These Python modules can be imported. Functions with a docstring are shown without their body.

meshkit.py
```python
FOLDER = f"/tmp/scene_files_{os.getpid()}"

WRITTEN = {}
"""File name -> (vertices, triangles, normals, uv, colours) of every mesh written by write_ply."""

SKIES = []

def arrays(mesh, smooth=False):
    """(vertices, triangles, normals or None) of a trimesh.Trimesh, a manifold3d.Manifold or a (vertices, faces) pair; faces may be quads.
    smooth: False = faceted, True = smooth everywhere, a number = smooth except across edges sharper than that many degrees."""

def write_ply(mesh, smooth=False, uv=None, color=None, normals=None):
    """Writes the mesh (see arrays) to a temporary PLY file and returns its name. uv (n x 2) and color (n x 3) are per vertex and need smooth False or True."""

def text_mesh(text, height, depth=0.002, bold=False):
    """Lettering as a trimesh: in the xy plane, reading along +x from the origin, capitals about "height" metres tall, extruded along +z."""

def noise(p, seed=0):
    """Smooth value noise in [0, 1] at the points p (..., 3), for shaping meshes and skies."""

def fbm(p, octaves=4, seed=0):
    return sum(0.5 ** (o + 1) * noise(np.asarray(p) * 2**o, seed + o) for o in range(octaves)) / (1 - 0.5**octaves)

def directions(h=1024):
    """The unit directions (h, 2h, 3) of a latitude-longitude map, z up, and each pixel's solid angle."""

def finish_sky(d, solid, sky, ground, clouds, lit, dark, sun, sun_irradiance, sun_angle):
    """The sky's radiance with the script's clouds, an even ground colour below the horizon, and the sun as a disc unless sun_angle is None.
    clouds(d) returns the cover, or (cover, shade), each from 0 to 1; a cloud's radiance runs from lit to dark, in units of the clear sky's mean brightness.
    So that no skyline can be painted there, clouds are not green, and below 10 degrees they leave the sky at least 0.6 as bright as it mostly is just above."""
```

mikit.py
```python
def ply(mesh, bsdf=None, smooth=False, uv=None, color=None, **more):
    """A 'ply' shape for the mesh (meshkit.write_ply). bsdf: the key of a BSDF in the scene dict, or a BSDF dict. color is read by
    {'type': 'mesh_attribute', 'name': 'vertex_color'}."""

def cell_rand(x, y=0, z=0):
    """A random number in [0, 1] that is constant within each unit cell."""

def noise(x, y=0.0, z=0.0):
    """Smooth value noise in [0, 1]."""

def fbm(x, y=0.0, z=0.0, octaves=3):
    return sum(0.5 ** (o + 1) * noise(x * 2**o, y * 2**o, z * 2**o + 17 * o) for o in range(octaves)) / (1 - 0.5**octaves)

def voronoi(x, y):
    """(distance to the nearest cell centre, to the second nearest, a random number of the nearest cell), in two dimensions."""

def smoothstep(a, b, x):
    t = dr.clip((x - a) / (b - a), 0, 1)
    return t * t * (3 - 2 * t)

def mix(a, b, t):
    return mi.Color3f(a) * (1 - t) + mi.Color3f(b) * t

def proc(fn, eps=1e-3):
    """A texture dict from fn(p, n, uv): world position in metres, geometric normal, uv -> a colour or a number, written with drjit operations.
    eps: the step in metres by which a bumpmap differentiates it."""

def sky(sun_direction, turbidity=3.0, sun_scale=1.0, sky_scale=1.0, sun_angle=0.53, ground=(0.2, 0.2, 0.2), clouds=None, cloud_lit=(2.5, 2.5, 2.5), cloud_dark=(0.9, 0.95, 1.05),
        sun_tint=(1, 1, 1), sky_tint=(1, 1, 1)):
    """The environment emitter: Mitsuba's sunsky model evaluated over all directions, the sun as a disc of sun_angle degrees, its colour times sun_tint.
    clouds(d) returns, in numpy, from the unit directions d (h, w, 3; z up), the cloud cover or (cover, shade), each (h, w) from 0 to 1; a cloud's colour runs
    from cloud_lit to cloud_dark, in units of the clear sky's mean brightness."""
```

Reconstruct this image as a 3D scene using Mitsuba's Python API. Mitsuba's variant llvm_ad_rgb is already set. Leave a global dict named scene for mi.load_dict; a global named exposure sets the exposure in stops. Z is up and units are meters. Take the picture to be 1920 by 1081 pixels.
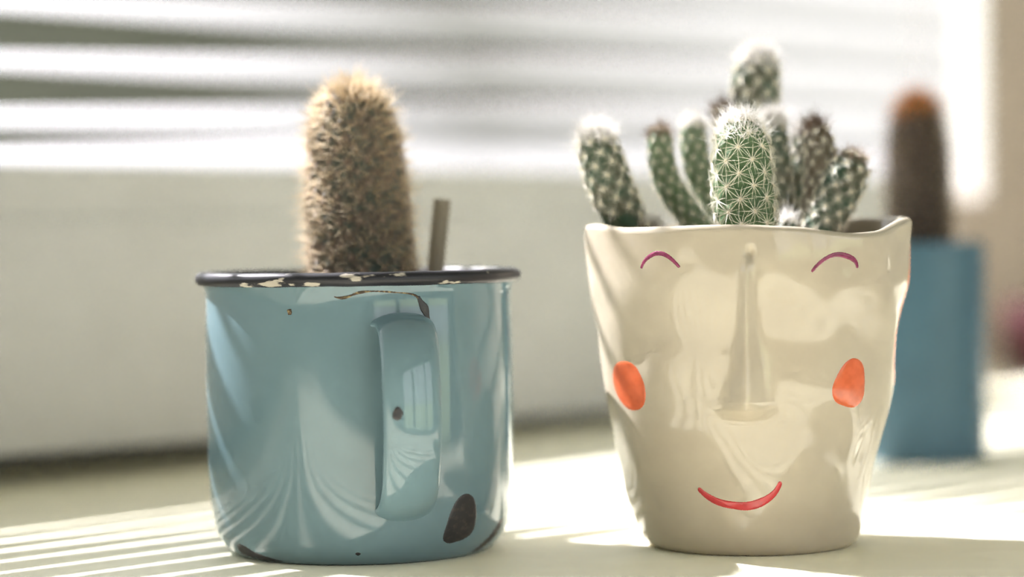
import math
import numpy as np
import trimesh
import drjit as dr
import mitsuba as mi
import mikit
import meshkit
from mikit import noise, fbm, smoothstep, mix, cell_rand
from scipy.spatial import Delaunay
import shapely
from shapely.geometry import Polygon, Point, LineString

T = mi.ScalarTransform4f
scene = {"type": "scene"}
labels = {}

# ------------------------------------------------------------------ camera, sky, sun, exposure
CAM_HEIGHT = 0.0886
PITCH, ROLL = math.radians(1.28), math.radians(0.85)
scene["camera"] = {
    "type": "thinlens", "fov": 2 * math.degrees(math.atan(960 / 4500)), "fov_axis": "x",
    "aperture_radius": 0.0102, "focus_distance": 0.644, "near_clip": 0.02, "far_clip": 200.0,
    "to_world": T().look_at(origin=[0, 0, CAM_HEIGHT],
                            target=[0, math.cos(PITCH), CAM_HEIGHT - math.sin(PITCH)],
                            up=[math.sin(ROLL), 0, math.cos(ROLL)]),
}
SUN = [-0.80, 0.60, 1.10]


def thin_cloud(d):
    c = meshkit.fbm(d * np.array([2.0, 2.0, 5.0]) + 3.1, 4, 5)
    return 0.88 + 0.12 * c, 0.35 * meshkit.fbm(d * 3.0 + 9.0, 3, 8)


scene["sky"] = mikit.sky(SUN, turbidity=4.0, sun_scale=1.0, sky_scale=1.0, ground=(0.28, 0.28, 0.25), clouds=thin_cloud,
                         cloud_lit=(1.45, 1.45, 1.47), cloud_dark=(0.9, 0.92, 0.95), sun_tint=(0.85, 1.0, 1.40))
exposure = 4.0

# ------------------------------------------------------------------ window axes: u along the window, m into the room, z up
W0 = np.array([-0.18450, 0.85816, 0.0])
UX = np.array([0.69238574, 0.72152753, 0.0])
MX = np.array([0.72152753, -0.69238574, 0.0])


def L(p):
    """(u, m, z) of the room -> world."""
    p = np.asarray(p, float)
    return W0 + p[..., :1] * UX + p[..., 1:2] * MX + p[..., 2:3] * np.array([0, 0, 1.0])


# ------------------------------------------------------------------ helpers
def put(key, mesh, bsdf, smooth=False, **more):
    scene[key] = mikit.ply(mesh, bsdf, smooth, **more)
    return key


def tag(key, label=None, cat=None, group=None, kind=None):
    e = labels.setdefault(key, {})
    for k, v in (("label", label), ("category", cat), ("group", group), ("kind", kind)):
        if v:
            e[k] = v


def numbered(key):
    k, n = key, 0
    while k in scene or k in labels:
        n += 1
        k = f"{key}_{n:03d}"
    return k


def fixed(mesh):
    if mesh.volume < 0:
        mesh.invert()
    return mesh


def room_box(u0, u1, m0, m1, z0, z1):
    b = trimesh.creation.box(extents=(u1 - u0, m1 - m0, z1 - z0))
    b.apply_translation(((u0 + u1) / 2, (m0 + m1) / 2, (z0 + z1) / 2))
    return fixed(trimesh.Trimesh(L(b.vertices), b.faces, process=False))


def room_profile(poly, u0, u1):
    """extrude a polygon of (m, z) along u."""
    g = trimesh.creation.extrude_polygon(Polygon(poly), u1 - u0, engine="earcut")
    v = np.stack([g.vertices[:, 2] + u0, g.vertices[:, 0], g.vertices[:, 1]], 1)
    return fixed(trimesh.Trimesh(L(v), g.faces, process=False))


def grid_faces(rows, cols, wrap=False):
    c = cols if wrap else cols - 1
    i, j = np.meshgrid(np.arange(rows - 1), np.arange(c), indexing="ij")
    j2 = (j + 1) % cols
    q = np.stack([i * cols + j, i * cols + j2, (i + 1) * cols + j2, (i + 1) * cols + j], -1).reshape(-1, 4)
    return np.vstack([q[:, [0, 1, 2]], q[:, [0, 2, 3]]])


def lathe(profile, centre, seg=128):
    r, z = np.asarray(profile, float).T
    a = np.arange(seg) / seg * 2 * np.pi
    v = np.stack([centre[0] + r[:, None] * np.sin(a), centre[1] - r[:, None] * np.cos(a), centre[2] + np.repeat(z[:, None], seg, 1)], -1).reshape(-1, 3)
    return trimesh.Trimesh(v, grid_faces(len(r), seg, True), process=False)


def smooth_line(pts, n):
    """Catmull-Rom through pts, n samples."""
    p = np.asarray(pts, float)
    t = np.concatenate([[0], np.cumsum(np.linalg.norm(np.diff(p, axis=0), axis=1))])
    from scipy.interpolate import PchipInterpolator, CubicSpline
    cs = CubicSpline(t, p, axis=0, bc_type='periodic' if np.allclose(p[0], p[-1]) else 'not-a-knot') if len(p) > 2 else PchipInterpolator(t, p, axis=0)
    return cs(np.linspace(0, t[-1], n))


def fibres(base, d, length, rad, bend=None):
    """tapered curved needles: base, unit direction, length, radius, bend vector (all per needle) -> one mesh."""
    n = len(base)
    bend = np.zeros_like(d) if bend is None else bend
    a = np.cross(d, np.where(np.abs(d[:, 2:]) < 0.9, [[0, 0, 1.0]], [[1.0, 0, 0]]))
    a /= np.linalg.norm(a, axis=1, keepdims=True) + 1e-12
    b = np.cross(d, a)
    ln, rd = length[:, None], rad[:, None]
    rings = []
    for t, w in ((0.0, 1.0), (0.45, 0.8)):
        c = base + ln * (d * t + bend * t * t)
        for k in range(3):
            an = 2 * math.pi * k / 3
            rings.append(c + rd * w * (math.cos(an) * a + math.sin(an) * b))
    rings.append(base + ln * (d + bend))
    v = np.stack(rings, 1).reshape(-1, 3)
    f = []
    for k in range(3):
        k2 = (k + 1) % 3
        f += [[k, k2, 3 + k2], [k, 3 + k2, 3 + k], [3 + k, 3 + k2, 6]]
    f = (np.arange(n)[:, None, None] * 7 + np.array(f)[None]).reshape(-1, 3)
    return trimesh.Trimesh(v, f, process=False)


def patch(poly, surf, lift, grid, hs):
    """a thin layer (paint, chip) on a surface: poly in (angle, z); surf(angle, z) -> points; grid and hs: spacing in metres, metres per radian."""
    pg = Polygon([(a * hs, z) for a, z in poly]).buffer(0)
    pg = max(getattr(pg, "geoms", [pg]), key=lambda g_: g_.area)
    ring = np.array(pg.segmentize(grid).exterior.coords)[:-1]
    x0, y0, x1, y1 = pg.bounds
    gx, gy = np.meshgrid(np.arange(x0, x1, grid), np.arange(y0, y1, grid))
    inner = shapely.points(np.stack([gx.ravel(), gy.ravel()], 1))
    core = pg.buffer(-grid * 0.55)
    inner = np.stack([gx.ravel(), gy.ravel()], 1)[shapely.contains(core, inner)]
    p = np.vstack([ring, inner])
    tri = Delaunay(p).simplices
    tri = tri[shapely.contains(pg.buffer(1e-7), shapely.points(p[tri].mean(1)))]
    a, z = p[:, 0] / hs, p[:, 1]
    e = 1e-4
    s0 = surf(a, z)
    n = np.cross(surf(a + e / hs, z) - s0, surf(a, z + e) - s0)
    n /= np.linalg.norm(n, axis=1, keepdims=True)
    out = surf(a, z)
    nr = len(ring)
    edge = np.ones(len(p))
    edge[:nr] = 0.55
    top = out + n * (lift * edge)[:, None]
    skirt = out[:nr] - n[:nr] * 1.5e-4
    q = p[tri]
    flip = ((q[:, 1] - q[:, 0])[:, 0] * (q[:, 2] - q[:, 0])[:, 1] - (q[:, 1] - q[:, 0])[:, 1] * (q[:, 2] - q[:, 0])[:, 0]) < 0
    tri[flip] = tri[flip][:, ::-1]
    i = np.arange(nr)
    j = (i + 1) % nr
    side = np.vstack([np.stack([i, len(p) + i, j], 1), np.stack([j, len(p) + i, len(p) + j], 1)])
    if not shapely.LinearRing(ring).is_ccw:
        side = side[:, ::-1]
    return trimesh.Trimesh(np.vstack([top, skirt]), np.vstack([tri, side]), process=False)


def stroke(pts, widths, hs, n=40):
    """a brush stroke as a polygon in (angle, z) from centre points and full widths in metres."""
    p = smooth_line([(a * hs, z) for a, z in pts], n)
    w = np.interp(np.linspace(0, 1, n), np.linspace(0, 1, len(widths)), widths) / 2
    pg = shapely.union_all([LineString([p[i], p[i + 1]]).buffer((w[i] + w[i + 1]) / 2, quad_segs=6) for i in range(n - 1)])
    pg = pg.buffer(2e-5).simplify(3e-5)
    pg = max(getattr(pg, "geoms", [pg]), key=lambda g: g.area)
    return [(x / hs, y) for x, y in np.array(pg.exterior.coords)[:-1]]


# ------------------------------------------------------------------ materials
def mat(key, **k):
    scene[key] = {"type": "twosided", "bsdf": {"type": "principled", **k}}


def rgb(*c):
    return {"type": "rgb", "value": list(c)}


def speckled(c0, c1, scale, lo=0.3, hi=0.7):
    return mikit.proc(lambda p, n, uv: mix(c0, c1, smoothstep(lo, hi, fbm(p.x * scale, p.y * scale, p.z * scale, 3))))


mat("mat_sill", base_color=speckled((0.82, 0.79, 0.63), (0.79, 0.76, 0.60), 60), roughness=0.5, specular=0.25)
mat("mat_frame", base_color=speckled((0.53, 0.525, 0.505), (0.505, 0.50, 0.48), 30), roughness=0.4, specular=0.4)
mat("mat_frame_white", base_color=rgb(0.80, 0.79, 0.77), roughness=0.5)
mat("mat_wall", base_color=speckled((0.46, 0.385, 0.32), (0.42, 0.35, 0.29), 25), roughness=0.8, specular=0.2)
mat("mat_room", base_color=rgb(0.72, 0.72, 0.70), roughness=0.8, specular=0.2)
mat("mat_floor", base_color=speckled((0.36, 0.34, 0.31), (0.30, 0.28, 0.25), 6), roughness=0.5)
scene["mat_slat"] = {"type": "principledthin", "base_color": rgb(0.51, 0.51, 0.515), "roughness": 0.45, "diff_trans": 0.60, "spec_trans": 0.0}
mat("mat_rail", base_color=rgb(0.90, 0.89, 0.88), roughness=0.4)
scene["mat_glass"] = {"type": "thindielectric", "int_ior": 1.28, "ext_ior": 1.0}
mat("mat_enamel", base_color=speckled((0.130, 0.206, 0.235), (0.12, 0.192, 0.22), 45), roughness=0.07, specular=0.55, clearcoat=0.2, clearcoat_gloss=0.98)
mat("mat_chip", base_color=speckled((0.014, 0.014, 0.017), (0.034, 0.026, 0.024), 900, 0.5, 0.8), roughness=0.4)
mat("mat_rust", base_color=speckled((0.045, 0.03, 0.018), (0.30, 0.22, 0.10), 1500, 0.45, 0.75), roughness=0.7)
mat("mat_rim", base_color=mikit.proc(lambda p, n, uv: mix((0.014, 0.014, 0.018), (0.42, 0.38, 0.32), smoothstep(0.68, 0.74, fbm(p.x * 170 + 3, p.y * 170, p.z * 420, 4)))), roughness=0.38, specular=0.35)
mat("mat_ceramic", base_color=speckled((0.46, 0.405, 0.315), (0.435, 0.38, 0.295), 90), roughness=0.07, specular=0.5, clearcoat=0.25, clearcoat_gloss=0.99)
mat("mat_orange", base_color=speckled((0.62, 0.135, 0.055), (0.56, 0.11, 0.04), 400), roughness=0.15, specular=0.5)
mat("mat_red", base_color=speckled((0.52, 0.045, 0.05), (0.45, 0.035, 0.04), 400), roughness=0.15, specular=0.5)
mat("mat_purple", base_color=speckled((0.17, 0.025, 0.07), (0.24, 0.04, 0.10), 900), roughness=0.18, specular=0.5)
mat("mat_salmon", base_color=speckled((0.72, 0.30, 0.18), (0.66, 0.25, 0.14), 400), roughness=0.15, specular=0.5)
mat("mat_blue", base_color=speckled((0.068, 0.152, 0.208), (0.060, 0.136, 0.188), 60), roughness=0.3, specular=0.4)
mat("mat_maroon", base_color=speckled((0.07, 0.018, 0.025), (0.10, 0.03, 0.035), 50), roughness=0.4)
mat("mat_soil", base_color=speckled((0.035, 0.025, 0.018), (0.11, 0.08, 0.055), 500), roughness=0.95, specular=0.1)
mat("mat_green", base_color=speckled((0.062, 0.122, 0.05), (0.09, 0.15, 0.066), 500), roughness=0.5, specular=0.3)
mat("mat_darkgreen", base_color=speckled((0.036, 0.078, 0.045), (0.085, 0.085, 0.05), 260), roughness=0.5, specular=0.3)
mat("mat_brownstem", base_color=speckled((0.09, 0.075, 0.045), (0.13, 0.10, 0.065), 300), roughness=0.6, specular=0.2)
mat("mat_spine", base_color=rgb(0.80, 0.76, 0.64), roughness=0.5)
scene["mat_wool"] = {"type": "principledthin", "base_color": rgb(0.78, 0.76, 0.73), "roughness": 0.7, "diff_trans": 0.6}
mat("mat_areole", base_color=rgb(0.66, 0.58, 0.42), roughness=0.8)
scene["mat_tan"] = {"type": "principledthin", "roughness": 0.6, "diff_trans": 0.9,
                   "base_color": mikit.proc(lambda p, n, uv: mix((0.68, 0.53, 0.35), (0.84, 0.73, 0.56), noise(p.x * 700, p.y * 700, p.z * 300)))}
mat("mat_oldspine", base_color=mikit.proc(lambda p, n, uv: mix((0.13, 0.08, 0.06), (0.36, 0.275, 0.20), noise(p.x * 500, p.y * 500, p.z * 300))), roughness=0.6)
mat("mat_tubercle", base_color=speckled((0.055, 0.075, 0.06), (0.11, 0.085, 0.065), 330), roughness=0.6, specular=0.3)
mat("mat_darkcactus", base_color=speckled((0.018, 0.025, 0.028), (0.035, 0.03, 0.03), 200), roughness=0.6, specular=0.25)
mat("mat_brownspine", base_color=mikit.proc(lambda p, n, uv: mix((0.07, 0.045, 0.03), (0.20, 0.13, 0.08), noise(p.x * 500, p.y * 500, p.z * 300))), roughness=0.6)
scene["mat_orangespine"] = {"type": "principledthin", "base_color": rgb(0.72, 0.34, 0.12), "roughness": 0.6, "diff_trans": 0.8}
mat("mat_stake", base_color=mikit.proc(lambda p, n, uv: mix((0.22, 0.19, 0.14), (0.32, 0.28, 0.21), fbm(p.x * 600, p.y * 600, p.z * 40))), roughness=0.7)
mat("mat_hedge", base_color=mikit.proc(lambda p, n, uv: mix((0.05, 0.055, 0.043), (0.09, 0.095, 0.075), fbm(p.x * 6, p.y * 6, p.z * 6, 4))), roughness=0.8, specular=0.2)
mat("mat_lawn", base_color=speckled((0.16, 0.19, 0.10), (0.24, 0.26, 0.15), 2), roughness=0.9)
mat("mat_cord", base_color=rgb(0.75, 0.74, 0.70), roughness=0.7)

# ------------------------------------------------------------------ the room
WALL_M, OPEN_R, OPEN_L, OPEN_TOP = -0.10, 0.80, -1.00, 1.30
Z_FLOOR, Z_CEIL, U_L, U_R, M_FAR = -0.85, 1.75, -2.3, 1.9, 3.2


def structure(key, mesh, bsdf, label, smooth=False):
    put(key, mesh, bsdf, smooth)
    tag(key, label, kind="structure")


wall = [room_box(U_L - .1, U_R + .1, WALL_M - 0.04, WALL_M, Z_FLOOR - .1, 0.108),
        room_box(OPEN_R, U_R + .1, WALL_M - 0.04, WALL_M, 0.108, Z_CEIL + .1),
        room_box(U_L - .1, OPEN_L, WALL_M - 0.04, WALL_M, 0.108, Z_CEIL + .1),
        room_box(OPEN_L, OPEN_R, WALL_M - 0.04, WALL_M, OPEN_TOP, Z_CEIL + .1)]
structure("wall_back", trimesh.util.concatenate(wall), "mat_wall", "beige plaster wall around the window")
structure("floor", room_box(U_L, U_R, WALL_M, M_FAR, Z_FLOOR - .1, Z_FLOOR), "mat_floor", "brown wooden floor of the room")
structure("ceiling", room_box(U_L, U_R, WALL_M, M_FAR, Z_CEIL, Z_CEIL + .1), "mat_room", "white ceiling of the room")
structure("wall_left", room_box(U_L - .1, U_L, WALL_M, M_FAR, Z_FLOOR, Z_CEIL), "mat_room", "pale wall at the left end of the room")
structure("wall_right", room_box(U_R, U_R + .1, WALL_M, M_FAR, Z_FLOOR, Z_CEIL), "mat_room", "pale wall at the right end of the room")
far = [room_box(U_L, U_R, M_FAR, M_FAR + .1, Z_FLOOR, -0.35), room_box(U_L, U_R, M_FAR, M_FAR + .1, 1.5, Z_CEIL),
       room_box(U_L, -1.9, M_FAR, M_FAR + .1, -0.35, 1.5), room_box(1.5, U_R, M_FAR, M_FAR + .1, -0.35, 1.5),
       room_box(-0.85, -0.70, M_FAR, M_FAR + .1, -0.35, 1.5), room_box(0.35, 0.50, M_FAR, M_FAR + .1, -0.35, 1.5)]
structure("wall_front", trimesh.util.concatenate(far), "mat_room", "pale wall with three tall openings behind the camera")

# window sill board
prof = [(WALL_M, 0.0), (0.490, 0.0)] + [(0.49 + 0.012 * math.sin(a), -0.012 + 0.012 * math.cos(a)) for a in np.linspace(0.3, math.pi - 0.3, 7)] + [(0.49, -0.024), (WALL_M, -0.024)]
structure("trim_1", room_profile(prof, U_L + .4, U_R - .2), "mat_sill", "glossy cream painted windowsill board under the pots")

# window frame and pane
scene_key = "window_1"
prof = [(0, 0.009), (0, 0.0968), (-0.0012, 0.098), (-0.0012, 0.1155), (-0.0022, 0.1165), (-0.010, 0.1165), (-0.010, 0.104), (WALL_M, 0.104), (WALL_M, 0.0), (-0.094, 0.0), (-0.094, 0.009)]
fr = room_profile(prof, OPEN_L - .1, 0.61)
fr = fr.subdivide_to_size(0.12)
fu = (fr.vertices - W0) @ UX
low = (fr.vertices[:, 2] > 0.006) & (fr.vertices[:, 2] < 0.012)
fr.vertices[low, 2] += np.interp(fu[low], [-0.3, 0.0, 0.35], [0.0055, 0.0038, -0.0020])
put("window_1__frame", fr, "mat_frame", 20)
put("window_1__pane", (L(np.array([[OPEN_L, -0.12, 0.10], [OPEN_R, -0.12, 0.10], [OPEN_R, -0.12, OPEN_TOP], [OPEN_L, -0.12, OPEN_TOP]])), np.array([[0, 1, 2], [0, 2, 3]])), "mat_glass")
put("window_1__reveal", room_box(OPEN_R - 0.004, OPEN_R, -0.141, WALL_M + 0.0005, 0.108, OPEN_TOP), "mat_frame_white")
tag("window_1", "white window behind the blind with a deep off-white bottom frame", kind="structure")

# ------------------------------------------------------------------ venetian blind
PITCH_Z, SLAT_W, B_L, B_R = 0.0215, 0.0250, -0.95, 0.640


def slat_mesh(z_in, seed, row, w=SLAT_W):
    nu, nc = 160, 9
    u = np.linspace(B_L, B_R, nu)
    rs = np.random.default_rng(seed)
    ends = [-0.95, -0.02, 0.0, 0.05, 0.10, 0.14, 0.25, 0.32, 0.45, 0.64]
    low = np.interp(u, ends, [19, 20, 21, 25, 29, 33, 46, 56, 66, 71])
    a_ = 17 if row < 9 else 39          # how far the left end of this slat is turned
    high = np.interp(u, ends, [a_, a_, a_ + 2, 40 if row < 9 else 44, 66, 79, 81, 81, 81, 81])
    upper = min(max((row - 2.5) / 2.5, 0.0), 1.0)
    tau = np.radians(low + (high - low) * upper + rs.uniform(-0.8, 0.8))
    tau = np.convolve(np.pad(tau, 2, mode="edge"), np.ones(5) / 5, mode="valid")
    c = np.linspace(0, 1, nc)
    crown = 0.0012 * 4 * c * (1 - c)
    m = -0.012 - (w * c[None] * np.cos(tau)[:, None] - crown[None] * -np.sin(tau)[:, None])
    z = z_in + w * c[None] * np.sin(tau)[:, None] + crown[None] * np.cos(tau)[:, None] + (0.0004 * np.sin(u * 7 + seed))[:, None]
    P = np.stack([np.repeat(u[:, None], nc, 1), m, z], -1).reshape(-1, 3)
    f = grid_faces(nu, nc)
    return trimesh.Trimesh(L(P), f, process=False)


blind = "venetian_blind"
tag(blind, "white venetian blind with thin twisted slats hanging in the window", "blind")
put(blind + "__bottom_rail", room_box(B_L, B_R, -0.034, -0.0115, 0.1050, 0.1125), "mat_rail")
put(blind + "__slat", slat_mesh(0.1142, 1, 0), "mat_slat", True)
for k in range(44):
    put(numbered(blind + "__slat"), slat_mesh(0.1292 + PITCH_Z * k, k + 2, k), "mat_slat", True)
put(blind + "__head_rail", room_box(B_L, B_R, -0.045, -0.010, 0.1292 + PITCH_Z * 44, OPEN_TOP + 0.03), "mat_rail")
for u in (-0.72, -0.26, 0.592):
    pts = np.array([[u, -0.0105, z] for z in np.linspace(0.122, 1.07, 3)])
    c = trimesh.creation.cylinder(0.0006, segment=L(np.array([[u, -0.0112, 0.122], [u, -0.0112, 1.08]])), sections=6)
    put(numbered(blind + "__ladder_cord"), c, "mat_cord")

# ------------------------------------------------------------------ outside: lawn and a clipped hedge
g = trimesh.Trimesh([[-60, -60, -1.6], [60, -60, -1.6], [60, 60, -1.6], [-60, 60, -1.6]], [[0, 1, 2], [0, 2, 3]])
structure("lawn_ground", g, "mat_lawn", "lawn outside the window")
hx, hz = np.meshgrid(np.linspace(-3.2, 0.66, 130), np.linspace(-1.62, 1.35, 90), indexing="ij")
hb = trimesh.creation.box(extents=(3.9, 1.0, 2.95))
for _ in range(5):
    hb = hb.subdivide()
hv = hb.vertices + np.array([-1.28, 5.3, -0.13])
nrm = hb.vertex_normals
hv = hv + nrm * (0.16 * (meshkit.fbm(hv * 3.0, 3, 4) - 0.5) + 0.10 * (meshkit.noise(hv * 14.0, 6) - 0.5))[:, None]
hv[:, 2] = np.maximum(hv[:, 2], -1.598)
put("hedge", trimesh.Trimesh(hv, hb.faces, process=False), "mat_hedge", True)
tag("hedge", "grey-green hedge seen blurred through the gaps between the blind slats", "hedge")

# ------------------------------------------------------------------ enamel mug
M = np.array([-0.0436, 0.6820, 0.0])
mug_prof = [(0.0, 0.0018), (0.030, 0.0018), (0.0325, 0.0006), (0.034, 0.0), (0.0359, 0.0003), (0.0375, 0.0013), (0.0392, 0.0031), (0.0406, 0.0053), (0.0415, 0.0080), (0.0422, 0.012), (0.0428, 0.018),
            (0.0432, 0.028), (0.0434, 0.040), (0.0434, 0.055), (0.0432, 0.066), (0.0432, 0.073), (0.0437, 0.0755), (0.0442, 0.0768)]
pr = np.array(mug_prof)


def mug_surf(a, z):
    a, z = np.asarray(a, float), np.asarray(z, float)
    r = np.interp(z, pr[3:, 1], pr[3:, 0])
    return np.stack([M[0] + r * np.sin(a), M[1] - r * np.cos(a), z], -1)


inner = [(0.0430, 0.0772), (0.0423, 0.0755), (0.0420, 0.066), (0.0422, 0.040), (0.0415, 0.018), (0.0395, 0.008), (0.036, 0.004), (0.0, 0.0035)]
mug = "enamel_mug"
tag(mug, "light blue chipped enamel mug with a black worn rim, used as a cactus pot", "mug")
outer = smooth_line(mug_prof[3:], 90)
prof_all = [tuple(p) for p in mug_prof[:3]] + [tuple(p) for p in outer] + inner
put(mug + "__body", lathe(prof_all, M, 200), "mat_enamel", 40)

# rim: rolled edge, slightly uneven
na, nb = 240, 20
A, B = np.meshgrid(np.arange(na) / na * 2 * np.pi, np.arange(nb) / nb * 2 * np.pi, indexing="ij")
wob = 0.00018 * (meshkit.noise(np.stack([np.sin(A) * 9, np.cos(A) * 9, A * 0], -1), 3) - .5)
rr = 0.0442 + (0.0020 + wob) * np.cos(B)
zz = 0.0774 + (0.0019 + wob) * np.sin(B)
v = np.stack([M[0] + rr * np.sin(A), M[1] - rr * np.cos(A), zz], -1).reshape(-1, 3)
i, j = np.meshgrid(np.arange(na), np.arange(nb), indexing="ij")
q = np.stack([i * nb + j, ((i + 1) % na) * nb + j, ((i + 1) % na) * nb + (j + 1) % nb, i * nb + (j + 1) % nb], -1).reshape(-1, 4)
put(mug + "__rim", fixed(trimesh.Trimesh(v, np.vstack([q[:, [0, 1, 2]], q[:, [0, 2, 3]]]), process=False)), "mat_rim", True)
tag(mug + "__rim", "worn black rolled rim")

# handle: a wide strap bent from below the rim down to the foot
HA = math.radians(18.5)
hd, ht = np.array([math.sin(HA), -math.cos(HA)]), np.array([math.cos(HA), math.sin(HA)])
hc = smooth_line([(0.0415, 0.0650), (0.0445, 0.0653), (0.0480, 0.0645), (0.0515, 0.0618), (0.0542, 0.0572), (0.0560, 0.0510), (0.0566, 0.0420), (0.0558, 0.0305), (0.0532, 0.0235), (0.0490, 0.0188), (0.0450, 0.0164), (0.0410, 0.0152)], 72)
tg = np.gradient(hc, axis=0)
tg /= np.linalg.norm(tg, axis=1, keepdims=True)
nn = np.stack([-tg[:, 1], tg[:, 0]], 1)
nn *= np.where((nn * (hc - [0.042, 0.04])).sum(1) < 0, -1, 1)[:, None]
ns = 36
sa = np.arange(ns) / ns * 2 * np.pi
sq = lambda c, e: np.sign(c) * np.abs(c) ** e
rows = []
for k, (c, n_) in enumerate(zip(hc, nn)):
    t = k / (len(hc) - 1)
    hw = np.interp(t, [0, .08, .3, .75, .93, 1], [0.0086, 0.0081, 0.0080, 0.0078, 0.0078, 0.0080])
    side = hw * sq(np.cos(sa), 0.75)
    th = 0.0017 * sq(np.sin(sa), 0.9) + 0.0014 * (1 - (side / hw) ** 2)
    lean = np.interp(t, [0, 0.35, 0.7, 1], [0.0004, -0.0010, -0.0010, 0.0004])
    rho, z = c[0] + n_[0] * th, c[1] + n_[1] * th
    xy = M[:2] + rho[:, None] * hd + (side + lean)[:, None] * ht
    rows.append(np.column_stack([xy, z]))
v = np.vstack(rows)
f = np.vstack([grid_faces(len(hc), ns, True), [[0, i, i + 1] for i in range(1, ns - 1)], [[len(v) - ns, len(v) - ns + i + 1, len(v) - ns + i] for i in range(1, ns - 1)]])
put(mug + "__handle", fixed(trimesh.Trimesh(v, f, process=False)), "mat_enamel", 45)


def handle_surf(a, z):
    """a: metres across / 1, z height on the outer face."""
    a, z = np.asarray(a, float), np.asarray(z, float)
    rho = np.interp(z, hc[::-1, 1][8:60], hc[::-1, 0][8:60]) + 0.0016 + 0.0015 * (1 - np.clip(np.abs(a) / 0.008, 0, 1) ** 2)
    return np.stack([M[0] + rho * hd[0] + (a - 0.0010) * ht[0], M[1] + rho * hd[1] + (a - 0.0010) * ht[1], z], -1)


def blob(ca, cz, ra, rz, seed, rough=0.18, n=40, hs=0.043):
    t = np.arange(n) / n * 2 * np.pi
    k = 1 + rough * (meshkit.noise(np.stack([np.cos(t) * 1.6 + seed, np.sin(t) * 1.6, t * 0], -1), seed) - .5) * 2
    return [(ca + ra / hs * k_ * math.cos(t_), cz + rz * k_ * math.sin(t_)) for t_, k_ in zip(t, k)]


def tear():
    px = [(0.625, 0.0062), (0.63, 0.0095), (0.66, 0.0135), (0.71, 0.0170), (0.77, 0.0184), (0.84, 0.0176), (0.885, 0.0145), (0.895, 0.0105), (0.875, 0.0076), (0.82, 0.0060), (0.73, 0.0053), (0.66, 0.0053)]
    return [(x / 0.043, y) for x, y in smooth_line([(a * 0.043, z) for a, z in px + px[:1]], 60)[:-1]]


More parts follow.
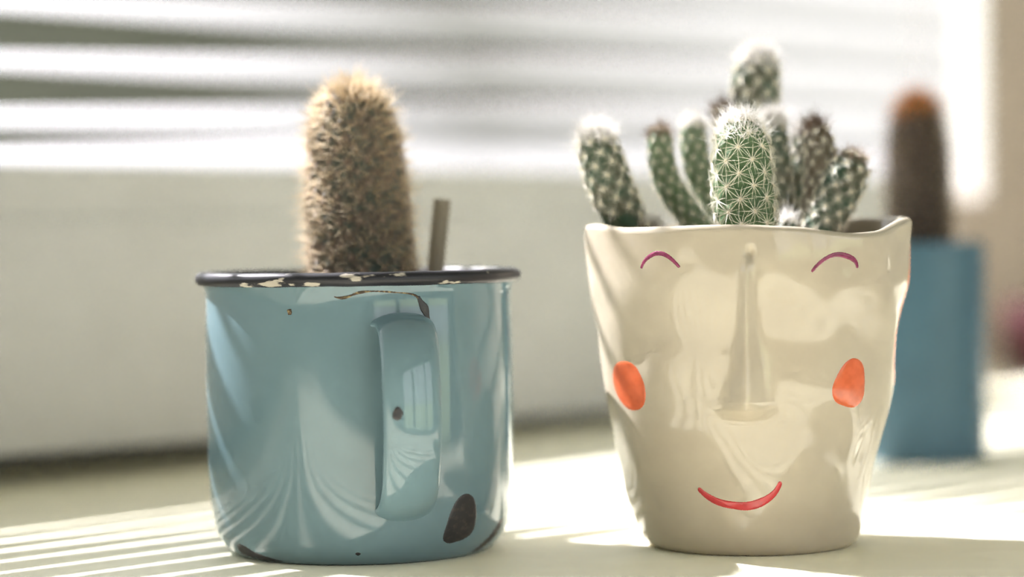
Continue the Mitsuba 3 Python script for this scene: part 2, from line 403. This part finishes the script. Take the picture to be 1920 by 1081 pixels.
k = put(numbered(mug + "__enamel_chip"), patch(tear(), mug_surf, 0.00012, 0.0008, 0.043), "mat_chip", True)
tag(k, "large black teardrop chip near the foot")
left_chip = [(-1.02, 0.0016), (-0.99, 0.0042), (-0.93, 0.0050), (-0.86, 0.0044), (-0.80, 0.0031), (-0.72, 0.0022), (-0.64, 0.0015), (-0.56, 0.0009), (-0.62, 0.0005), (-0.75, 0.0006), (-0.9, 0.0009)]
put(numbered(mug + "__enamel_chip"), patch(left_chip, mug_surf, 0.00012, 0.0006, 0.04), "mat_chip", True)
right_chip = [(0.98, 0.0010), (1.06, 0.0038), (1.14, 0.0064), (1.22, 0.0092), (1.29, 0.0096), (1.26, 0.0066), (1.19, 0.0038), (1.08, 0.0012)]
put(numbered(mug + "__enamel_chip"), patch(right_chip, mug_surf, 0.00012, 0.0006, 0.04), "mat_chip", True)
put(numbered(mug + "__enamel_chip"), patch(blob(0.03, 0.0037, 0.0007, 0.0005, 5), mug_surf, 0.0001, 0.0003, 0.043), "mat_chip", True)
put(numbered(mug + "__enamel_chip"), patch(blob(-0.0047, 0.0425, 0.0013, 0.0017, 9, 0.25, hs=1.0), handle_surf, 0.00012, 0.0004, 1.0), "mat_chip", True)
crack = stroke([(-0.085, 0.0728), (-0.045, 0.0725), (-0.01, 0.0727), (0.04, 0.0735), (0.12, 0.0741), (0.22, 0.0740), (0.34, 0.0735), (0.42, 0.0728), (0.455, 0.0712)],
               [0.0002, 0.0009, 0.0004, 0.0008, 0.0003, 0.0003, 0.0004, 0.0002, 0.0003, 0.0005, 0.0007], 0.043, 60)
k = put(numbered(mug + "__rust_crack"), patch(crack, mug_surf, 0.0001, 0.0003, 0.043), "mat_rust", True)
tag(k, "rusty crack in the enamel under the rim")
crack = stroke([(0.445, 0.0722), (0.465, 0.0705), (0.485, 0.0690), (0.498, 0.0675), (0.512, 0.0664)], [0.0008, 0.0014, 0.0024, 0.0016, 0.0005], 0.043, 40)
put(numbered(mug + "__rust_crack"), patch(crack, mug_surf, 0.0001, 0.0003, 0.043), "mat_chip", True)
put(numbered(mug + "__rust_crack"), patch(blob(-0.382, 0.0688, 0.0006, 0.0008, 12, 0.35), mug_surf, 0.0001, 0.0003, 0.043), "mat_rust", True)
rng = np.random.default_rng(5)


def soil(key, c, r, z, seed):
    n, m_ = 14, 48
    rr_, aa = np.meshgrid(np.linspace(0.0, 1, n), np.arange(m_) / m_ * 2 * np.pi, indexing="ij")
    x, y = c[0] + rr_ * r * np.sin(aa), c[1] - rr_ * r * np.cos(aa)
    zz_ = z + 0.0025 * (meshkit.fbm(np.stack([x * 400, y * 400, x * 0], -1), 3, seed) - .5)
    put(key, trimesh.Trimesh(np.stack([x, y, zz_], -1).reshape(-1, 3), grid_faces(n, m_, True), process=False), "mat_soil", True)


soil(mug + "__soil", M, 0.0414, 0.068, 1)

# ------------------------------------------------------------------ face pot
P = np.array([0.0674, 0.6809, 0.0])
P_STEMS = np.array([0.0636, 0.6809, 0.0])
PZ = [0, .0006, .0015, .0032, .0055, .0207, .0359, .0481, .0572, .0663, .0754, .0906]
PL = [.0278, .0292, .0305, .0318, .0329, .0369, .0401, .0419, .0431, .0443, .0454, .0463]
PR = [.0274, .0284, .0294, .0303, .0311, .0342, .0378, .0398, .0406, .0424, .0448, .0464]
from scipy.interpolate import PchipInterpolator
fL, fR = PchipInterpolator(PZ, PL), PchipInterpolator(PZ, PR)
RIMA = np.array([-math.pi, -2.2, -1.60, -1.303, -0.909, -0.585, -0.321, -0.106, 0.046, 0.202, 0.368, 0.554, 0.727, 0.949, 1.25, 2.2, math.pi])
RIMZ = np.array([0.0915, 0.0905, 0.0912, 0.0914, 0.0902, 0.0903, 0.0905, 0.0904, 0.0900, 0.0896, 0.0886, 0.0878, 0.0881, 0.0898, 0.0918, 0.0922, 0.0915])
fRim = PchipInterpolator(RIMA, RIMZ)


def wrap(a):
    return (np.asarray(a, float) + math.pi) % (2 * math.pi) - math.pi


dents = np.random.default_rng(41)
D_A, D_Z, D_R, D_H = dents.uniform(-math.pi, math.pi, 230), dents.uniform(0.008, 0.088, 230), dents.uniform(0.0020, 0.0075, 230), dents.normal(0, 1, 230)
D_H = D_H * 0.00030 * (D_R / 0.0035) ** 0.75


def pot_radius(a, z):
    a = wrap(a)
    w = .5 + .5 * np.sin(a)
    r = fL(np.clip(z, 0, .0906)) * (1 - w) + fR(np.clip(z, 0, .0906)) * w
    q = np.stack([np.cos(a) * 2.6, np.sin(a) * 2.6, z * 52], -1)
    fade = np.clip(z / 0.012, 0, 1)
    dz = 0.0010 * (meshkit.noise(q, 11) - .5)
    for da, d_z, d_r, d_h in zip(D_A, D_Z, D_R, D_H):
        dz = dz + d_h * np.exp(-((wrap(a - da) * 0.04) ** 2 + ((z - d_z) * 0.8) ** 2) / d_r ** 2)
    r = r + fade * dz
    # nose: a pinched ridge that widens down to the tip, with a small hollow above it
    s = r * (a + 0.112 + 0.4 * np.clip(0.083 - z, 0, .05))
    H = np.interp(z, [0.0365, 0.0380, 0.0395, 0.0410, 0.0430, 0.0500, 0.0650, 0.0780, 0.0830], [0, 0.0005, 0.0030, 0.0064, 0.0072, 0.0056, 0.0032, 0.0017, 0])
    wd = np.interp(z, [0.038, 0.042, 0.050, 0.062, 0.080], [0.0042, 0.0046, 0.0034, 0.0020, 0.0013])
    near = np.where(np.abs(a) < 0.6, 1.0, 0.0)
    r = r + near * H * np.exp(-np.abs(s / wd) ** 1.7)
    s2 = r * (a + 0.093)
    r = r - near * 0.0016 * np.exp(-(s2 / 0.0011) ** 2 - ((z - 0.0826) / 0.0018) ** 2)
    return r


def pot_surf(a, z):
    a, z = np.asarray(a, float), np.asarray(z, float)
    r = pot_radius(a, z)
    return np.stack([P[0] + r * np.sin(a), P[1] - r * np.cos(a), z], -1)


aa = np.concatenate([np.linspace(-0.45, 0.45, 200, endpoint=False), np.linspace(0.45, 2 * math.pi - 0.45, 260, endpoint=False)])
qz = np.concatenate([np.linspace(0, 0.06, 14, endpoint=False), np.linspace(0.06, 1, 230)])
zr = fRim(wrap(aa)) - 0.0016
rows = []
for q_ in (0.0, 0.5):
    r0 = 0.0274 * q_
    rows.append(np.stack([P[0] + r0 * np.sin(aa), P[1] - r0 * np.cos(aa), np.full_like(aa, 0.0012)], -1))
rows.append(np.stack([P[0] + 0.0262 * np.sin(aa), P[1] - 0.0262 * np.cos(aa), np.full_like(aa, 0.0004)], -1))
for q_ in qz:
    rows.append(pot_surf(aa, q_ * zr))
rt = pot_radius(aa, zr)
for t in np.linspace(0, math.pi, 11)[1:]:
    r0 = rt - 0.0016 + 0.0016 * np.cos(t)
    rows.append(np.stack([P[0] + r0 * np.sin(aa), P[1] - r0 * np.cos(aa), zr + 0.0016 * np.sin(t)], -1))
wi = 0.5 + 0.5 * np.sin(aa)
for q_ in np.linspace(0.97, 0.06, 24):
    z0 = np.maximum(q_ * zr, 0.005)
    r0 = fL(z0) * (1 - wi) + fR(z0) * wi - 0.0034
    rows.append(np.stack([P[0] + r0 * np.sin(aa), P[1] - r0 * np.cos(aa), z0], -1))
rows.append(np.stack([P[0] + 0 * aa, P[1] - 0 * aa, np.full_like(aa, 0.005)], -1))
pot = "face_pot"
tag(pot, "glossy cream ceramic plant pot with a painted smiling face and a modelled nose", "plant pot")
put(pot + "__body", fixed(trimesh.Trimesh(np.vstack(rows), grid_faces(len(rows), len(aa), True), process=False)), "mat_ceramic", True)


def closed_curve(px, n=70):
    return [(x / 0.042, y) for x, y in smooth_line([(a * 0.042, z) for a, z in px + px[:1]], n)[:-1]]


HS = 0.042
cheekL = [(-1.076, 0.0533), (-0.975, 0.053), (-0.9, 0.0502), (-0.86, 0.0451), (-0.89, 0.0417), (-0.995, 0.0399), (-1.107, 0.041), (-1.192, 0.044), (-1.22, 0.0479), (-1.175, 0.0515)]
cheekR = [(0.652, 0.0539), (0.74, 0.0524), (0.776, 0.0473), (0.766, 0.0422), (0.693, 0.0405), (0.586, 0.0411), (0.501, 0.0428), (0.475, 0.0457), (0.507, 0.0493), (0.571, 0.0525)]
for c in (cheekL, cheekR):
    tag(put(numbered(pot + "__cheek"), patch(closed_curve(c), pot_surf, 0.00013, 0.0008, HS), "mat_orange", True), "orange painted oval cheek")
for e in ([(-0.781, 0.0793), (-0.749, 0.0812), (-0.708, 0.0824), (-0.649, 0.0831), (-0.595, 0.0825), (-0.553, 0.0812), (-0.517, 0.0795)],
          [(0.273, 0.0779), (0.316, 0.08), (0.367, 0.0814), (0.427, 0.0821), (0.495, 0.0817), (0.552, 0.0807), (0.584, 0.0787)]):
    w = [0.0007, 0.0009, 0.0011, 0.0012, 0.0011, 0.0009, 0.0007] if e[0][0] < 0 else [0.0007, 0.0009, 0.0010, 0.0012, 0.0014, 0.0013, 0.0007]
    tag(put(numbered(pot + "__eye"), patch(stroke(e, w, HS), pot_surf, 0.00013, 0.0004, HS), "mat_purple", True), "purple painted closed eye")
mouth = [(-0.508, 0.0187), (-0.448, 0.017), (-0.366, 0.0156), (-0.262, 0.0148), (-0.137, 0.0145), (-0.032, 0.0155), (0.051, 0.0173), (0.111, 0.0205)]
tag(put(pot + "__mouth", patch(stroke(mouth, [0.0013, 0.0018, 0.0019, 0.0020, 0.0023, 0.0024, 0.0019, 0.0013], HS), pot_surf, 0.00013, 0.0005, HS), "mat_red", True), "red painted smiling mouth")
ear = [(1.34, 0.0825), (1.36, 0.0760), (1.34, 0.0690), (1.31, 0.0610), (1.34, 0.0540), (1.46, 0.0490)]
tag(put(pot + "__ear", patch(stroke(ear + [(1.75, 0.0520)], [0.004, 0.009, 0.012, 0.012, 0.010, 0.007, 0.003], HS), pot_surf, 0.00013, 0.0006, HS), "mat_salmon", True), "salmon painted ear on the right side")
soil(pot + "__soil", P, 0.0425, 0.0752, 4)


# ------------------------------------------------------------------ cactus in the face pot: many stems of one clump
def frame_along(c):
    t = np.gradient(c, axis=0)
    t /= np.linalg.norm(t, axis=1, keepdims=True)
    a = np.cross(t, [[0.0, 1.0, 0.0]])
    a /= np.linalg.norm(a, axis=1, keepdims=True)
    return t, a, np.cross(t, a)


def stem(parent, pts, radii, body_mat, n_cols=7, row=0.0034, bump=0.0007, seed=0, spines=13, spine_len=0.0042, spine_rad=0.00016, fuzz=1.0, spine_mat="mat_spine",
         wool=True, name="stem", tilt=0.35, wool_len=0.0050, areole=True, wool_mat="mat_wool", z_bare=0.0885):
    """a cactus stem: body with tubercles; spines and wool as its sub-parts."""
    rs = np.random.default_rng(seed)
    c = smooth_line(pts, 200)
    s = np.concatenate([[0], np.cumsum(np.linalg.norm(np.diff(c, axis=0), axis=1))])
    total = s[-1]
    rad0 = np.interp(s, np.linspace(0, total, len(radii)), radii)
    cap = radii[-1] * 1.7
    t_, a_, b_ = frame_along(c)

    def radius(sv):
        base = np.interp(sv, s, rad0)
        k = np.clip((sv - (total - cap)) / cap, 0, 1)
        return base * np.sqrt(np.maximum(1 - k ** 2.2, 0))

    def point(th, sv, extra=0.0):
        cc = np.stack([np.interp(sv, s, c[:, k]) for k in range(3)], -1)
        aa_ = np.stack([np.interp(sv, s, a_[:, k]) for k in range(3)], -1)
        bb_ = np.stack([np.interp(sv, s, b_[:, k]) for k in range(3)], -1)
        d = np.cos(th)[..., None] * aa_ + np.sin(th)[..., None] * bb_
        k = np.clip((sv - (total - cap)) / cap, 0, 1)
        bm = bump * (0.5 + 0.5 * np.cos(n_cols * th) * np.cos(math.pi * sv / row)) ** 1.3 * (1 - k ** 6)
        return cc + d * (radius(sv) + bm + extra)[..., None], d

    ns_, nt = max(60, int(total / row * 8)), n_cols * 8
    sv = np.concatenate([np.linspace(0, total - cap, ns_, endpoint=False), total - cap + cap * np.sin(np.linspace(0, math.pi / 2, 24))])
    S, TH = np.meshgrid(sv, np.arange(nt) / nt * 2 * math.pi, indexing="ij")
    V, _ = point(TH, S)
    key = numbered(parent + "__" + name)
    put(key, fixed(trimesh.Trimesh(V.reshape(-1, 3), grid_faces(len(sv), nt, True), process=False)), body_mat, True)
    # areoles on the tubercle tips
    th, sa_ = [], []
    nrow = int(total / row) + 1
    for j in range(nrow):
        ss = j * row
        if ss > total - cap * 0.04:
            continue
        kcol = np.arange(n_cols)
        th.append((2 * math.pi * kcol + (math.pi if j % 2 else 0)) / n_cols)
        sa_.append(np.full(n_cols, ss))
    th, sa_ = np.concatenate(th), np.concatenate(sa_)
    keep = point(th, sa_)[0][:, 2] > z_bare
    th, sa_ = th[keep], sa_[keep]
    base, d = point(th, sa_)
    e = 1e-4
    up = point(th, np.minimum(sa_ + e, total))[0] - point(th, np.maximum(sa_ - e, 0))[0]
    up /= np.linalg.norm(up, axis=1, keepdims=True) + 1e-12
    right = np.cross(d, up)
    right /= np.linalg.norm(right, axis=1, keepdims=True) + 1e-12
    nrm_ = np.cross(up, right)
    nrm_ *= np.where((nrm_ * d).sum(1) < 0, -1, 1)[:, None]
    kk = np.clip((sa_ - (total - cap)) / cap, 0, 1)
    n = len(base)
    # radial spines, star by star
    ang = (np.arange(spines)[None] / spines * 2 * math.pi + rs.uniform(-0.16, 0.16, (n, spines)) + rs.uniform(0, 6, (n, 1)))
    out = tilt + rs.uniform(-0.12, 0.12, (n, spines)) + kk[:, None] * 0.4
    dirs = (np.cos(ang)[..., None] * right[:, None] + np.sin(ang)[..., None] * up[:, None]) * np.cos(out)[..., None] + nrm_[:, None] * np.sin(out)[..., None]
    ln = spine_len * rs.uniform(0.75, 1.15, (n, spines)) * (1 - 0.35 * kk[:, None])
    bend = -nrm_[:, None] * 0.22 + rs.normal(0, 0.06, (n, spines, 3))
    bs = np.repeat((base + nrm_ * 0.0001)[:, None], spines, 1)
    spk = put(key + "__spines", fibres(bs.reshape(-1, 3), dirs.reshape(-1, 3), ln.ravel(), np.full(n * spines, spine_rad) * rs.uniform(.8, 1.15, n * spines), bend.reshape(-1, 3)), spine_mat)
    tag(spk, kind="stuff")
    if areole:
        ico = trimesh.creation.icosphere(1, 1.0)
        av = (base[:, None] + nrm_[:, None] * 0.0001 + ico.vertices[None] * (spine_rad * 2.6)).reshape(-1, 3)
        af = (np.arange(n)[:, None, None] * len(ico.vertices) + ico.faces[None]).reshape(-1, 3)
        tag(put(key + "__areoles", trimesh.Trimesh(av, af, process=False), "mat_areole", True), kind="stuff")
    if wool:
        nw = int(420 * fuzz)
        tw, kw = rs.uniform(0, 2 * math.pi, nw), np.sqrt(rs.uniform(0.05, 1, nw))
        sw = total - cap * 0.85 * (1 - kw)
        bw, dw = point(tw, sw)
        axis_up = np.stack([np.interp(sw, s, t_[:, k]) for k in range(3)], -1)
        dw = dw * (0.9 - 0.7 * kw)[:, None] + axis_up * (0.35 + 0.6 * kw)[:, None] + rs.normal(0, 0.35, (nw, 3))
        dw /= np.linalg.norm(dw, axis=1, keepdims=True)
        tag(put(key + "__wool", fibres(bw, dw, wool_len * rs.uniform(0.5, 1.1, nw), np.full(nw, spine_rad * 1.05), rs.normal(0, 0.25, (nw, 3))), wool_mat), kind="stuff")
    return key


thimble = "thimble_cactus"
tag(thimble, "clump of small green spiny cactus stems growing in the face pot", "cactus")


def PP(l):
    return [P_STEMS + np.array(q) for q in l]


stem(thimble, PP([[0.0011, -0.0209, 0.0800], [0.0010, -0.0209, 0.0880], [0.0005, -0.0209, 0.1000], [0.0000, -0.0209, 0.1125], [-0.0005, -0.0206, 0.1200]]), [0.0060, 0.0072, 0.0076, 0.0070, 0.0062], "mat_green", 7, 0.0035, 0.0010, 1, 13, 0.0054, 0.00013, 1.3, tilt=0.24, wool_len=0.0048)
tag(thimble + "__stem", "sharp front stem with white star-shaped spines and a white tip")
stem(thimble, PP([[-0.0255, 0.0070, 0.080], [-0.0290, 0.0065, 0.0870], [-0.0316, 0.0060, 0.0935], [-0.0355, 0.0060, 0.1035], [-0.0393, 0.0060, 0.1185]]), [0.0046, 0.0054, 0.0056, 0.0056, 0.0045], "mat_darkgreen", 8, 0.0034, 0.0008, 2, 12, 0.0034, 0.00014, 1.3, wool_len=0.0050, z_bare=0.0935)
stem(thimble, PP([[-0.0010, 0.0161, 0.079], [-0.0076, 0.0161, 0.0878], [-0.0122, 0.0161, 0.0940], [-0.0175, 0.0161, 0.1020], [-0.0197, 0.0161, 0.1096], [-0.0200, 0.0161, 0.1190]]), [0.0034, 0.0034, 0.0034, 0.0035, 0.0034, 0.0028], "mat_green", 7, 0.0030, 0.0005, 3, 10, 0.0026, 0.00011, 0.5, wool_mat="mat_oldspine", wool_len=0.0036)
stem(thimble, PP([[0.0030, 0.0241, 0.080], [0.0008, 0.0241, 0.0876], [-0.0030, 0.0241, 0.0963], [-0.0083, 0.0241, 0.1066], [-0.0096, 0.0241, 0.1136], [-0.0098, 0.0241, 0.1215]]), [0.0034, 0.0034, 0.0035, 0.0036, 0.0036, 0.0030], "mat_green", 7, 0.0030, 0.0005, 4, 10, 0.0026, 0.00011, 0.9, wool_len=0.0040)
stem(thimble, PP([[0.0040, 0.0300, 0.080], [0.0036, 0.0330, 0.1000], [0.0028, 0.0341, 0.1098], [0.0009, 0.0341, 0.1178], [-0.0001, 0.0341, 0.1255]]), [0.0032, 0.0034, 0.0036, 0.0036, 0.0028], "mat_brownstem", 7, 0.0030, 0.0005, 5, 10, 0.0028, 0.00012, 0.4, wool_mat="mat_brownspine")
stem(thimble, PP([[0.0080, 0.0310, 0.080], [0.0112, 0.0380, 0.1051], [0.0105, 0.0395, 0.1225], [0.0100, 0.0395, 0.1290], [0.0107, 0.0395, 0.1360], [0.0109, 0.0395, 0.1430]]), [0.0034, 0.0034, 0.0036, 0.0060, 0.0066, 0.0056], "mat_darkgreen", 8, 0.0034, 0.0008, 6, 12, 0.0034, 0.00014, 1.2, wool_len=0.0050, z_bare=0.0945)
stem(thimble, PP([[0.0140, 0.0141, 0.079], [0.0146, 0.0141, 0.0874], [0.0142, 0.0141, 0.0952], [0.0133, 0.0141, 0.106], [0.0122, 0.0141, 0.1215]]), [0.0034, 0.0036, 0.0038, 0.0040, 0.0034], "mat_darkgreen", 7, 0.0030, 0.0005, 7, 10, 0.0027, 0.00011, 1.8, wool_len=0.0048)
stem(thimble, PP([[0.0150, 0.0241, 0.080], [0.0165, 0.0241, 0.0874], [0.0182, 0.0241, 0.0952], [0.0214, 0.0241, 0.1046], [0.0230, 0.0241, 0.1185]]), [0.0034, 0.0036, 0.0038, 0.0038, 0.0032], "mat_darkgreen", 7, 0.0030, 0.0005, 8, 10, 0.0027, 0.00011, 0.9)
stem(thimble, PP([[0.0190, 0.0091, 0.079], [0.0217, 0.0091, 0.0873], [0.0241, 0.0091, 0.0955], [0.0257, 0.0091, 0.1041], [0.0255, 0.0091, 0.1118], [0.0238, 0.0091, 0.1195]]), [0.0034, 0.0036, 0.0038, 0.0042, 0.0040, 0.0030], "mat_brownstem", 7, 0.0030, 0.0005, 9, 10, 0.0027, 0.00011, 0.4, wool_mat="mat_brownspine")
stem(thimble, PP([[0.0200, 0.0041, 0.079], [0.0233, 0.0041, 0.0860], [0.0265, 0.0041, 0.0926], [0.0311, 0.0041, 0.1016], [0.0352, 0.0041, 0.1105]]), [0.0044, 0.0050, 0.0052, 0.0055, 0.0046], "mat_darkgreen", 8, 0.0034, 0.0007, 10, 12, 0.0032, 0.00013, 0.4, wool_mat="mat_oldspine", wool_len=0.0036)
stem(thimble, PP([[-0.0290, 0.0000, 0.0800], [-0.0260, 0.0010, 0.0870], [-0.0222, 0.0015, 0.0915]]), [0.0030, 0.0030, 0.0026], "mat_brownstem", 6, 0.0028, 0.0005, 11, 9, 0.0024, 0.00011, 0.3)
stem(thimble, PP([[0.0120, -0.0080, 0.0800], [0.0132, -0.0080, 0.0860], [0.0140, -0.0080, 0.0920]]), [0.0028, 0.0028, 0.0026], "mat_darkgreen", 6, 0.0028, 0.0005, 12, 9, 0.0022, 0.00011, 0.3)

# ------------------------------------------------------------------ column cactus in the mug
cm = "column_cactus"
tag(cm, "tall tan bristly column cactus growing in the light blue enamel mug", "cactus")
C0 = np.array([-0.0445, 0.6940, 0.0])
stem(cm, [C0 + np.array(q) for q in ([0.0012, 0, 0.066], [0.0010, 0, 0.080], [0.0002, 0, 0.100], [-0.0006, 0, 0.118], [-0.0012, 0, 0.1325])], [0.0128, 0.0134, 0.0128, 0.0114, 0.0086], "mat_tubercle", 15, 0.0034, 0.0016, 21, 9, 0.0036, 0.00015, 1.2,
     "mat_oldspine", True, "trunk", 0.45, 0.0062, False, "mat_tan", 0.072)
rs = np.random.default_rng(77)
n = 2700
zc = 0.070 + rs.uniform(0, 1, n) ** 0.8 * 0.0600
th = rs.uniform(0, 2 * math.pi, n)
rc = np.interp(zc, [0.07, 0.08, 0.10, 0.118, 0.126, 0.1315], [0.0130, 0.0138, 0.0130, 0.0114, 0.0084, 0.0030])
ax = np.interp(zc, [0.066, 0.080, 0.100, 0.118, 0.1325], [0.0012, 0.0010, 0.0002, -0.0006, -0.0012])
bs = np.stack([C0[0] + ax + rc * np.sin(th), C0[1] - rc * np.cos(th), zc], -1)
dd = np.stack([np.sin(th), -np.cos(th), 0.05 + 1.0 * np.clip((zc - 0.124) / 0.007, 0, 1)], -1) + rs.normal(0, 0.24, (n, 3))
dd /= np.linalg.norm(dd, axis=1, keepdims=True)
tag(put(cm + "__bristles", fibres(bs, dd, 0.0070 * rs.uniform(0.4, 1.1, n), np.full(n, 0.00013), rs.normal(0, 0.10, (n, 3))), "mat_tan"), "golden tan bristles", kind="stuff")

# wooden plant stake beside it
sk = trimesh.creation.box(extents=(0.0050, 0.0016, 0.036))
for _ in range(2):
    sk = sk.subdivide()
sk.vertices[:, 1] -= 0.0007 * np.cos(sk.vertices[:, 0] / 0.0025 * 1.5)
sk.apply_transform(trimesh.transformations.rotation_matrix(math.radians(6.5), [0, 1, 0]))
sk.apply_translation([-0.0222, 0.7080, 0.0815])
put("plant_stake", sk, "mat_stake", 40)
tag("plant_stake", "short flat grey-brown wooden stake beside the column cactus in the enamel mug", "plant stake")

# ------------------------------------------------------------------ blue pot and dark cactus at the right
Bc = np.array([0.1565, 0.9250, 0.0])
bp = "blue_pot"
tag(bp, "plain matt blue plant pot behind the face pot", "plant pot")
prof = [(0, 0.001), (0.0228, 0.001), (0.0240, 0.0), (0.0250, 0.0012), (0.0253, 0.004), (0.0255, 0.04), (0.0256, 0.080), (0.0254, 0.0826), (0.0244, 0.0834), (0.0234, 0.0826), (0.0232, 0.078), (0.0230, 0.006), (0, 0.005)]
put(bp + "__body", lathe(prof, Bc, 96), "mat_blue", 35)
soil(bp + "__soil", Bc, 0.0231, 0.076, 8)
dc = "dark_cactus"
tag(dc, "dark brown bristly cactus with an orange tip growing in the blue pot", "cactus")
D0 = Bc + np.array([0.0012, 0.003, 0])
stem(dc, [D0 + np.array(q) for q in ([0, 0, 0.074], [0, 0, 0.090], [0, 0, 0.118], [-0.0008, 0, 0.1395])], [0.0102, 0.0106, 0.0102, 0.0082], "mat_darkcactus", 13, 0.0034, 0.0012, 31, 9, 0.0044, 0.00017, 1.2, "mat_brownspine", True, "trunk", 0.6, 0.0062, False, "mat_orangespine", 0.080)
rs = np.random.default_rng(78)
n = 1500
zc = 0.078 + rs.uniform(0, 1, n) * 0.0600
th = rs.uniform(0, 2 * math.pi, n)
rc = np.interp(zc, [0.074, 0.118, 0.130, 0.138], [0.0106, 0.0104, 0.0082, 0.003])
bs = np.stack([D0[0] + rc * np.sin(th), D0[1] - rc * np.cos(th), zc], -1)
dd = np.stack([np.sin(th), -np.cos(th), 0.25 + 0 * th], -1) + rs.normal(0, 0.25, (n, 3))
dd /= np.linalg.norm(dd, axis=1, keepdims=True)
tag(put(dc + "__bristles", fibres(bs, dd, 0.0060 * rs.uniform(0.4, 1.1, n), np.full(n, 0.00013), rs.normal(0, 0.10, (n, 3))), "mat_tan"), "thin tan bristles", kind="stuff")

# ------------------------------------------------------------------ maroon pot at the far right end of the sill
Qc = np.array([0.3150, 1.4050, 0.0])
mp = "maroon_pot"
tag(mp, "dark maroon rounded pot at the right edge of the sill by the beige wall", "plant pot")
prof = [(0, 0.001), (0.018, 0.001), (0.0195, 0.0), (0.022, 0.0015), (0.0262, 0.010), (0.0285, 0.022), (0.0275, 0.034), (0.0245, 0.0435), (0.0240, 0.046), (0.0225, 0.0462), (0.0218, 0.044), (0.024, 0.034), (0.025, 0.022), (0.022, 0.008), (0, 0.005)]
put(mp + "__body", lathe(prof, Qc, 80), "mat_maroon", 35)
